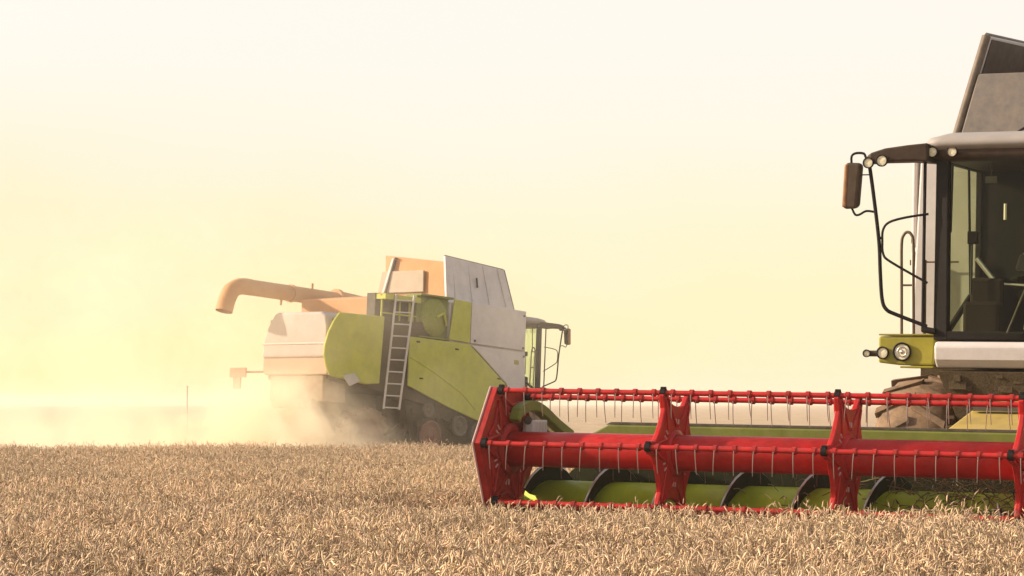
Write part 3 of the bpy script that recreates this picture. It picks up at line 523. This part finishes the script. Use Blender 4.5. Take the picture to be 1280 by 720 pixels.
# ------------------------------------------------------------------ header (cutting table) of the near machine
def build_header():
    hd = empty('grain_header', MF)
    tag(hd, 'wide red reel and green cutting table resting at the edge of uncut wheat', 'grain header')
    RR, ZC, A0 = 0.53, 1.20, 5.5
    U0, STEP, NS = -1.46, 1.46, 6
    U1 = U0 + STEP*(NS-1)
    vert = lambda k, r=RR: (-r*math.cos(R(A0+60*k)), ZC + r*math.sin(R(A0+60*k)))
    s = MB(); s.lathe([(U0, 0.02), (U0, 0.145), (U0+0.6, 0.145), (U1, 0.145), (U1, 0.02)], 'x', (0, 0, ZC), 40); s.build('reel_tube', RED, hd)
    # tine bars
    for k in range(6):
        y, z = vert(k)
        s = MB(); s.tube([(U0-0.03, y, z), (U1+0.03, y, z)], 0.0215, 12); bar = s.build('tine_bar', RED, hd)
        t = MB(); n = 9*(NS-1)
        for i in range(n):
            u = U0 + 0.081 + i*STEP/9.0
            if y < 0.6:
                t.tube([(u-0.016, y, z), (u+0.016, y, z)], 0.031, 8, 0, True)
                lean = random.gauss(0, 0.0035)
                t.tube([(u, y-0.024, z-0.01), (u+lean, y-0.026, z-0.07), (u+lean*2, y-0.020, z-0.145), (u+lean*3, y-0.010, z-0.205)], [0.0046, 0.0042, 0.0038, 0.003], 5, 1, False)
        t.build('tine_row', [DRED, TINE], bar)['kind'] = 'stuff'
        for i in range(NS):
            u = U0 + STEP*i + (0.03 if i == 0 else 0); c = MB()
            c.tube([(u-0.022, y, z), (u+0.022, y, z)], 0.037, 10); c.box((u-0.02, y-0.022, z), (u+0.02, y+0.022, z+0.05))
            c.build('bar_clamp', BLACK, bar, 0.006)
    # spiders between the ends: six-armed plates with scooped edges, ribs and slots
    def spider_outline(arm=0.080, waist=0.35):
        pts = []
        for k in range(6):
            a = R(A0+60*k); d = Vector((-math.cos(a), math.sin(a))); p = Vector((-d.y, d.x)) * -1
            tip = RR + 0.012
            pts += [d*tip*0.98 + p*arm*0.6*-1, d*tip + p*0, d*tip*0.98 + p*arm*0.6]
            # scooped edge to the next arm
            a2 = R(A0+60*(k+1)); d2 = Vector((-math.cos(a2), math.sin(a2))); p2 = Vector((d2.y, -d2.x)) * -1
            s0 = d*(RR*0.80) + p*arm*0.78; s1 = d2*(RR*0.80) + p2*arm*0.78*1
            mid = Vector((-math.cos((a+a2)/2), math.sin((a+a2)/2)))*waist
            for t in (0.0, 0.25, 0.5, 0.75, 1.0):
                pts.append(s0*(1-t)**2 + 2*(mid*1.0)*t*(1-t) + s1*t*t)
        out = [(q.x, q.y) for q in pts]
        return out
    def ang_sorted(pts): return sorted(pts, key=lambda q: math.atan2(q[1], q[0]))
    sp = ang_sorted(spider_outline())
    for i in range(1, NS-1):
        u = U0 + STEP*i
        s = MB(); n = len(sp)
        # two pressed sheets joined by a rim
        s.prism([(a, ZC+b) for a, b in sp], 'x', u-0.022, u+0.022)
        spd = s.build('reel_spider', RED, hd, 0.008)
        r = MB()
        for k in range(6):
            a = R(A0+60*k); d = Vector((-math.cos(a), math.sin(a))); p = Vector((d.y, -d.x))
            for sg in (-1, 1):
                q0 = d*0.19 + p*sg*0.095; q1 = d*0.47 + p*sg*0.020
                r.tube([(u-0.026, q0.x, ZC+q0.y), (u-0.026, q1.x, ZC+q1.y)], 0.010, 6); r.tube([(u+0.026, q0.x, ZC+q0.y), (u+0.026, q1.x, ZC+q1.y)], 0.010, 6)
        r.lathe([(-0.045, 0.148), (-0.045, 0.185), (0.045, 0.185), (0.045, 0.148)], 'x', (u, 0, ZC), 32)
        h = r
        for k in range(6):
            a = R(A0+60*k+30)
            for da in (-0.10, 0.10):
                d = Vector((-math.cos(a+da), math.sin(a+da)))
                q0, q1 = d*0.235, d*0.275
                for uu in (u-0.0255, u+0.0255): h.tube([(uu-0.002, q0.x, ZC+q0.y), (uu-0.002, q1.x, ZC+q1.y)], 0.009, 6, 1)
        r.build('spider_rib', [RED, EDGE], spd)
    # closed end plates
    for (u, sgn) in ((U0, -1), (U1, 1)):
        outer = [vert(k, RR+0.03) for k in range(6)]
        s = MB(); s.prism(outer, 'x', min(u, u+sgn*0.065), max(u, u+sgn*0.065)); ep = s.build('reel_end_plate', DRED, hd, 0.004)
        r = MB()
        for k in range(6):
            (ya, za), (yb, zb) = vert(k, RR+0.03), vert(k+1, RR+0.03)
            r.tube([(u+sgn*0.066, ya, za), (u+sgn*0.066, yb, zb)], 0.010, 6)
        r.build('plate_sunlit_rim', EDGE, ep)  # pale colour carries the sun's edge light along the plate
        e = MB(); ui = u-sgn*0.006
        for k in range(6):
            a = R(A0+60*k); d = Vector((-math.cos(a), math.sin(a))); p = Vector((d.y, -d.x))
            for sg in (-1, 1):
                q0 = d*0.20 + p*sg*0.10; q1 = d*0.46 + p*sg*0.03
                e.tube([(ui, q0.x, ZC+q0.y), (ui, q1.x, ZC+q1.y)], 0.015, 6)
            a = R(A0+60*k+30); d = Vector((-math.cos(a), math.sin(a))); p = Vector((d.y, -d.x))
            q = d*0.40; q0 = q + p*0.14; q1 = q - p*0.14; e.tube([(ui, q0.x, ZC+q0.y), (ui, (d*0.36).x, ZC+(d*0.36).y), (ui, q1.x, ZC+q1.y)], 0.012, 6)
        e.lathe([(-0.03*1, 0.15), (-0.03, 0.21), (0.03, 0.21), (0.03, 0.15)], 'x', (ui, 0, ZC), 32)
        h = e
        for k in range(6):
            a = R(A0+60*k+30)
            for da in (-0.09, 0.09):
                d = Vector((-math.cos(a+da), math.sin(a+da))); q0, q1 = d*0.25, d*0.30; ui2 = u-sgn*0.004
                h.tube([(ui2, q0.x, ZC+q0.y), (ui2, q1.x, ZC+q1.y)], 0.008, 6, 1)
        e.build('plate_emboss', [DRED, EDGE], ep)
    # table auger and flights, wound to the middle
    UL, UR = -1.50, 6.0; UM = (UL+UR)/2
    s = MB(); s.lathe([(UL, 0.02), (UL, 0.19), (UR, 0.19), (UR, 0.02)], 'x', (0, 0.58, 0.74), 36); au = s.build('table_auger', AUGERG, hd)
    for (ua, ub, hand) in ((UL+0.05, UM-0.35, 1), (UM+0.35, UR-0.05, -1)):
        f = MB(); pitch = 0.60; N = int((ub-ua)/pitch*28); vs = []; fs = []
        for i in range(N+1):
            u = ua + (ub-ua)*i/N; a = hand*2*math.pi*(u-ua)/pitch + 0.4
            for (rad, du) in ((0.185, -0.004), (0.318, -0.010), (0.332, 0.0), (0.318, 0.011), (0.185, 0.005)):
                vs.append((u+du, 0.58 - rad*math.cos(a), 0.74 + rad*math.sin(a)))
        for i in range(N):
            for k in range(4): fs.append((i*5+k, i*5+k+1, i*5+5+k+1, i*5+5+k))
        f.add(vs, fs, 0, True)
        for j in range(len(f.mi)):
            if j % 4 in (1, 2): f.mi[j] = 1
        f.build('auger_flight', [mat('flight_green', (0.014, 0.020, 0.005), 0.6, dust=0.02, spec=0.08), STEEL], au)
    fg = MB()
    for k in range(26):
        u = UM + random.uniform(-0.5, 0.5); a = random.uniform(0, 6.28); fg.tube([(u, 0.58-0.18*math.cos(a), 0.74+0.18*math.sin(a)), (u, 0.58-0.31*math.cos(a), 0.74+0.31*math.sin(a))], 0.007, 6)
    fg.build('auger_fingers', DARK, au)
    st = MB(); rs_ = random.Random(11)
    for k in range(420):
        u = rs_.gauss(2.55, 0.75); a = rs_.uniform(-0.3, 2.0); rr = rs_.uniform(0.19, 0.33)
        p = Vector((u, 0.58-rr*math.cos(a), 0.74+rr*math.sin(a))); d = Vector((rs_.uniform(-1, 1), rs_.uniform(-0.6, 0.6), rs_.uniform(-0.3, 0.9))).normalized()
        L_ = rs_.uniform(0.08, 0.26); st.tube([p, p+d*L_*0.6, p+d*L_+Vector((0, 0, -0.03))], [0.004, 0.004, 0.006], 4, 0, False)
    so = st.build('cut_straw', mat('cut_straw_tan', (0.20, 0.14, 0.06), 0.8, var=0.5, scale=6), None); so.matrix_world = MF
    tag(so, 'loose cut straw tangled over the green table auger', 'straw', kind='stuff')
    # table: back wall, top beam, floor, side sheets
    wall = [(-1.62, 0.42), (6.1, 0.42), (6.1, 1.32), (-1.12, 1.32), (-1.33, 1.02), (-1.58, 0.79)]
    s = MB(); s.prism(wall, 'y', 1.06, 1.10); s.build('back_wall', mat('table_shaded_green', (0.012, 0.015, 0.005), 0.7, dust=0.02, spec=0.05), hd)  # green taken almost to black: shade behind reel tube and auger, in the colour
    s = MB(); s.prism([(-1.16, 1.315), (-0.99, 1.40), (6.1, 1.40), (6.1, 1.29), (-1.16, 1.29)], 'y', 0.98, 1.14)
    bm_ = s.build('top_beam', HGREEN, hd, 0.015)
    s = MB(); s.prism([(-1.02, 1.402), (-0.97, 1.425), (6.1, 1.425), (6.1, 1.402)], 'y', 1.0, 1.12); s.build('beam_cap', DARK, bm_, 0.004)
    s = MB(); s.prism([(-0.42, 0.46), (-0.42, 0.43), (1.06, 0.36), (1.06, 0.40), (0.6, 0.37)], 'x', -1.62, 6.1); s.build('table_floor', DARK, hd)
    for u in (-1.64, 6.1):
        s = MB(); s.prism([(0.0, 0.44), (0.15, 0.80), (0.4, 0.86), (1.05, 0.80), (1.10, 0.38), (0.05, 0.40)], 'x', u, u+0.03); s.build('side_sheet', HGREEN, hd, 0.008)
    s = MB(); s.tube([(-1.6, -0.44, 0.46), (6.1, -0.44, 0.46)], 0.03, 6)
    for k in range(100):
        u = -1.58 + k*7.66/100; s.add([(u-0.012, -0.44, 0.44), (u+0.012, -0.44, 0.44), (u, -0.56, 0.455), (u, -0.44, 0.475)], [(0, 1, 2), (0, 2, 3), (1, 3, 2), (0, 3, 1)])
    s.build('cutter_bar', DARK, hd)
    # reel lift arms
    for u in (-1.40, 5.9):
        path = smooth_path([(u, -0.02, 1.43), (u, 0.03, 1.50), (u, 0.16, 1.545), (u, 0.34, 1.555), (u, 0.55, 1.50), (u, 0.80, 1.40), (u, 1.10, 1.30)], 3)
        s = MB(); up = []; lo = []
        for i, p in enumerate(path):
            t = (path[min(i+1, len(path)-1)]-path[max(i-1, 0)]).normalized(); nn = Vector((0, -t.z, t.y)); h = 0.044 if i > 2 else 0.034
            up.append(p+nn*h); lo.append(p-nn*h)
        n = len(path)
        for uu0, uu1, k in ((u-0.045, u+0.045, 0),):
            vs = []
            for p, q in zip(up, lo): vs += [(uu0, p.y, p.z), (uu1, p.y, p.z), (uu1, q.y, q.z), (uu0, q.y, q.z)]
            fs = [(0, 1, 2, 3), tuple(range(4*n-4, 4*n))] + [(i*4+j, i*4+(j+1) % 4, i*4+4+(j+1) % 4, i*4+4+j) for i in range(n-1) for j in range(4)]
            s.add(vs, fs)
        arm = s.build('reel_arm', HGREEN, hd, 0.012)
        s = MB(); s.tube([(u+0.052, 0.12, 1.44), (u+0.052, 0.40, 1.36), (u+0.052, 0.95, 1.16)], 0.035, 10); s.tube([(u+0.052, 0.30, 1.40), (u+0.052, 0.62, 1.22)], 0.022, 8, 0); s.build('lift_cylinder', DARK, arm)
        s = MB(); s.tube([(u+0.06, 0.45, 1.39), (u+0.06, 0.56, 1.28)], 0.014, 6); s.build('cylinder_rod', STEEL, arm)
        s = MB(); uu = u+0.10
        s.box((u+0.02, 0.13, 1.22), (u+0.10, 0.42, 1.44))
        for k in range(5): s.box((u+0.0, 0.14+k*0.058, 1.23), (u+0.11, 0.165+k*0.058, 1.43))
        s.build('drive_cover', GALV, hd, 0.012)
    return hd
build_header()

# ------------------------------------------------------------------ wheat
def wheat():
    rnd = random.Random(3)
    def template(idx, size=0.5, n=185):
        V = []; F = []; C = []
        def addtube(pts, rs, k, col):
            o = len(V); prev = None
            for i, p in enumerate(pts):
                t = (pts[min(i+1, len(pts)-1)]-pts[max(i-1, 0)]).normalized()
                if prev is None: u = t.cross(Vector((rnd.random()-0.5, rnd.random()-0.5, 0.1))).normalized()
                else: u = (prev-t*prev.dot(t)).normalized()
                prev = u; q = t.cross(u)
                for j in range(k):
                    a = 2*math.pi*j/k; V.append(p+(u*math.cos(a)+q*math.sin(a))*rs[i]); C.append(col)
            for i in range(len(pts)-1):
                for j in range(k): F.append((o+i*k+j, o+i*k+(j+1) % k, o+(i+1)*k+(j+1) % k, o+(i+1)*k+j))
        for s_ in range(n):
            x, y = (rnd.random()-0.5)*size, (rnd.random()-0.5)*size
            h = rnd.gauss(0.67, 0.05); az_ = rnd.random()*6.283; lean = abs(rnd.gauss(0, 0.09))
            d = Vector((math.cos(az_), math.sin(az_), 0)); base = Vector((x, y, 0))
            v = rnd.uniform(0.50, 1.28); hue = rnd.uniform(-0.03, 0.03)
            stem = (0.24*v, (0.155+hue*0.5)*v, 0.075*v); head = (0.72*v, (0.515+hue)*v, 0.315*v); leafc = (0.33*v, (0.235+hue*0.6)*v, 0.135*v)  # shade of the gaps put into the colour: dark stems and leaves, pale heads
            p0 = base; p1 = base + d*lean*h*0.5 + Vector((0, 0, h*0.55)); p2 = base + d*lean*h*1.1 + Vector((0, 0, h*0.93))
            bend = rnd.choice([rnd.uniform(0.1, 0.9), rnd.uniform(0.8, 1.7), rnd.uniform(1.4, 2.6)])
            ang = lean; cur = p2; stempts = [p0, p1, p2]
            for q in range(2):
                ang += bend*0.28; cur = cur + (d*math.sin(ang)+Vector((0, 0, math.cos(ang))))*0.035; stempts.append(cur)
            addtube(stempts, [0.0021, 0.0019, 0.0016, 0.0014, 0.0013], 3, stem)
            L = rnd.uniform(0.036, 0.062); hp = [cur]; m = 7
            for q in range(m):
                ang += bend*0.44/m; cur = cur + (d*math.sin(ang)+Vector((0, 0, math.cos(ang))))*L/m; hp.append(cur)
            w_ = rnd.uniform(0.0037, 0.0054)
            addtube(hp, [0.002, w_*0.85, w_*0.72, w_*1.05, w_*0.78, w_, w_*0.62, 0.0012], 5, head)
            for awn in range(2):
                a0 = hp[3+2*awn]; dd = (hp[-1]-hp[-3]).normalized() + Vector((rnd.uniform(-.5, .5), rnd.uniform(-.5, .5), rnd.uniform(-.2, .5)))
                addtube([a0, a0+dd.normalized()*rnd.uniform(0.02, 0.045)], [0.0011, 0.0003], 3, head)
            if rnd.random() < 0.75:
                zz = rnd.uniform(0.45, 0.9); b0 = base + d*lean*h*zz + Vector((0, 0, h*zz*0.95)); a2 = rnd.random()*6.283
                e = Vector((math.cos(a2), math.sin(a2), 0)); sd = Vector((-e.y, e.x, 0)); LL = rnd.uniform(0.08, 0.2); el_ = rnd.uniform(0.2, 1.1)
                o = len(V); pp = b0; tw = rnd.uniform(-1, 1)
                for q in range(5):
                    ww = 0.0055*(1-q/4.2)+0.0006; s2 = (sd*math.cos(tw*q*0.4)+Vector((0, 0, 1))*math.sin(tw*q*0.4))*ww
                    V.append(pp+s2); V.append(pp-s2); C.append(leafc); C.append(leafc)
                    pp = pp + (e*math.cos(el_)+Vector((0, 0, math.sin(el_))))*LL/4; el_ -= rnd.uniform(0.35, 0.7)
                for q in range(4): F.append((o+2*q, o+2*q+1, o+2*q+3, o+2*q+2))
        me = bpy.data.meshes.new('wheat_tuft'); me.from_pydata([tuple(p) for p in V], [], F)
        at = me.color_attributes.new('tint', 'FLOAT_COLOR', 'POINT')
        at.data.foreach_set('color', [c for col in C for c in (*col, 1.0)])
        me.polygons.foreach_set('use_smooth', [True]*len(F)); me.materials.append(m_)
        return bpy.data.objects.new('wheat_tuft', me)
    m_ = bpy.data.materials.new('ripe_wheat'); m_.use_nodes = True
    n = m_.node_tree.nodes; l = m_.node_tree.links; b = n['Principled BSDF']; b.inputs['Roughness'].default_value = 0.6; b.inputs['Specular IOR Level'].default_value = 0.35
    at = n.new('ShaderNodeAttribute'); at.attribute_name = 'tint'
    tr = n.new('ShaderNodeBsdfTranslucent'); mx = n.new('ShaderNodeMixShader'); mx.inputs[0].default_value = 0.14
    oi = n.new('ShaderNodeTexCoord'); gm = n.new('ShaderNodeNewGeometry'); no = n.new('ShaderNodeTexNoise'); no.inputs['Scale'].default_value = 0.35; no.inputs['Detail'].default_value = 4
    l.new(gm.outputs['Position'], no.inputs['Vector'])
    mr = n.new('ShaderNodeMapRange'); mr.inputs[1].default_value = 0.3; mr.inputs[2].default_value = 0.7; mr.inputs[3].default_value = 0.80; mr.inputs[4].default_value = 1.15
    l.new(no.outputs[0], mr.inputs[0])
    mu = n.new('ShaderNodeMix'); mu.data_type = 'RGBA'; mu.blend_type = 'MULTIPLY'; mu.inputs[0].default_value = 1; l.new(at.outputs['Color'], mu.inputs[6]); l.new(mr.outputs[0], mu.inputs[7])
    l.new(mu.outputs[2], b.inputs['Base Color']); l.new(mu.outputs[2], tr.inputs[0]); l.new(b.outputs[0], mx.inputs[1]); l.new(tr.outputs[0], mx.inputs[2])
    l.new(mx.outputs[0], n['Material Output'].inputs[0])
    tpl = [template(i) for i in range(8)]
    MFi = MF.inverted()
    pts = []; y = 11.0; S = 0.46
    while y < 54.0:
        hw = 0.205*y + 1.6; x = -hw - (0.10*y)
        while x < hw + 0.4:
            px, py = x + rnd.uniform(-0.1, 0.1), y + rnd.uniform(-0.1, 0.1)
            q = MFi @ Vector((px, py, 0))
            edge = 53.2 + 0.5*math.sin(px*0.9) + 0.3*math.sin(px*2.3+1)
            inside = (q.y > -0.42 and q.x > -1.95)
            if not inside and py < edge: pts.append((px, py, 0.0 + 0.03*math.sin(px*1.1+0.6*py) * math.sin(py*0.55-0.4*px) + 0.02*math.sin(px*3.1+py*1.7)))
            x += S
        y += S
    me = bpy.data.meshes.new('wheat'); me.from_pydata(pts, [], []); o = bpy.data.objects.new('wheat', me); COL.objects.link(o)
    me.materials.append(m_)
    g = bpy.data.node_groups.new('wheat_scatter', 'GeometryNodeTree')
    g.interface.new_socket('Geometry', in_out='INPUT', socket_type='NodeSocketGeometry'); g.interface.new_socket('Geometry', in_out='OUTPUT', socket_type='NodeSocketGeometry')
    N = g.nodes; Lk = g.links
    gi = N.new('NodeGroupInput'); go = N.new('NodeGroupOutput'); ip = N.new('GeometryNodeInstanceOnPoints'); jn = N.new('GeometryNodeJoinGeometry')
    for t in tpl:
        ob = N.new('GeometryNodeObjectInfo'); ob.inputs['Object'].default_value = t; ob.inputs['As Instance'].default_value = True
        Lk.new(ob.outputs['Geometry'], jn.inputs[0])
    Lk.new(gi.outputs[0], ip.inputs['Points']); Lk.new(jn.outputs[0], ip.inputs['Instance']); ip.inputs['Pick Instance'].default_value = True
    rv = N.new('FunctionNodeRandomValue'); rv.data_type = 'FLOAT_VECTOR'; rv.inputs[0].default_value = (-0.13, -0.13, 0); rv.inputs[1].default_value = (0.13, 0.13, 6.283)
    Lk.new(rv.outputs[0], ip.inputs['Rotation'])
    rs = N.new('FunctionNodeRandomValue'); rs.data_type = 'FLOAT'; rs.inputs[2].default_value = 0.92; rs.inputs[3].default_value = 1.07; rs.inputs['Seed'].default_value = 5
    Lk.new(rs.outputs[1], ip.inputs['Scale'])
    ri = N.new('FunctionNodeRandomValue'); ri.data_type = 'INT'; ri.inputs[4].default_value = 0; ri.inputs[5].default_value = 7; ri.inputs['Seed'].default_value = 9
    Lk.new(ri.outputs[2], ip.inputs['Instance Index'])
    Lk.new(ip.outputs[0], go.inputs[0])
    md = o.modifiers.new('scatter', 'NODES'); md.node_group = g
    tag(o, 'standing ripe wheat filling the foreground', 'wheat', kind='stuff')
    print('wheat points', len(pts))
wheat()

# ------------------------------------------------------------------ distant pole
s = MB(); s.tube([(0, 0, 0), (0, 0, 2.5)], [0.05, 0.035], 8); s.tube([(0, 0, 2.48), (0, 0, 2.52)], [0.075, 0.06], 8)
po = s.build('marker_post', mat('weathered_post', (0.38, 0.33, 0.26), 0.8), None); po.location = (-17.4, 150, 0)
tag(po, 'thin lone post on the hazy horizon, left of both harvesters', 'post')

# ------------------------------------------------------------------ air
def volume_box(name, lo, hi, density, color, aniso, label):
    s = MB(); s.box(lo, hi); 
    m = bpy.data.materials.new(name); m.use_nodes = True; n = m.node_tree.nodes; l = m.node_tree.links; n.clear()
    o = n.new('ShaderNodeOutputMaterial'); v = n.new('ShaderNodeVolumePrincipled'); l.new(v.outputs[0], o.inputs['Volume'])
    v.inputs['Color'].default_value = (*color, 1); v.inputs['Density'].default_value = density; v.inputs['Anisotropy'].default_value = aniso
    ob = s.build(name, m); tag(ob, label, name.replace('_', ' '), kind='stuff'); return ob, m, v
volume_box('haze', (-1600, -40, -1.0), (1600, 2300, 6.0), 0.0006, (1.0, 0.93, 0.82), 0.45, 'thin warm haze over the whole field')

def dust():
    lo, hi = Vector((-26.0, 53.6, 0.02)), Vector((4.0, 80.0, 8.0))
    ob, m, v = volume_box('dust_cloud', lo, hi, 0.0, (1.0, 0.90, 0.72), 0.25, 'pale dust billowing behind the distant harvester')
    n = m.node_tree.nodes; l = m.node_tree.links
    tc = n.new('ShaderNodeTexCoord'); no = n.new('ShaderNodeTexNoise'); no.inputs['Scale'].default_value = 0.5; no.inputs['Detail'].default_value = 6; no.inputs['Roughness'].default_value = 0.62; no.inputs['Distortion'].default_value = 0.5
    l.new(tc.outputs['Object'], no.inputs['Vector'])
    sp = n.new('ShaderNodeSeparateXYZ'); l.new(tc.outputs['Object'], sp.inputs[0])
    def M(op, a, b=None, clamp=False):
        q = n.new('ShaderNodeMath'); q.operation = op; q.use_clamp = clamp
        for i, x in enumerate((a, b)):
            if x is None: continue
            if isinstance(x, (int, float)): q.inputs[i].default_value = x
            else: l.new(x, q.inputs[i])
        return q.outputs[0]
    def blob(c, r):      # soft ellipsoid falloff
        s_ = None
        for ax, cc, rr in zip((0, 1, 2), c, r):
            d = M('DIVIDE', M('SUBTRACT', sp.outputs[ax], cc), rr); d = M('MULTIPLY', d, d); s_ = d if s_ is None else M('ADD', s_, d)
        q = M('SUBTRACT', 1.0, s_, True); return M('MULTIPLY', q, q)
    b1 = M('MULTIPLY', blob((-5.2, 61.6, 0.1), (3.3, 4.6, 2.4)), 7.0)
    b2 = M('MULTIPLY', blob((-11.0, 63.0, 0.0), (11.0, 9.0, 2.4)), 0.55)
    b3 = M('MULTIPLY', blob((-8.0, 63.0, 2.4), (7.5, 8.0, 5.0)), 0.13)
    b4 = M('MULTIPLY', blob((-1.5, 64.5, 2.4), (5.0, 7.0, 4.5)), 0.06)
    nz = n.new('ShaderNodeMapRange'); nz.inputs[1].default_value = 0.44; nz.inputs[2].default_value = 0.62; nz.inputs[3].default_value = 0.03; nz.inputs[4].default_value = 1.9; l.new(no.outputs[0], nz.inputs[0])
    den = M('MULTIPLY', M('MULTIPLY', M('ADD', M('ADD', M('ADD', b1, b2), b3), b4), nz.outputs[0]), 0.6)
    l.new(den, v.inputs['Density'])
dust()
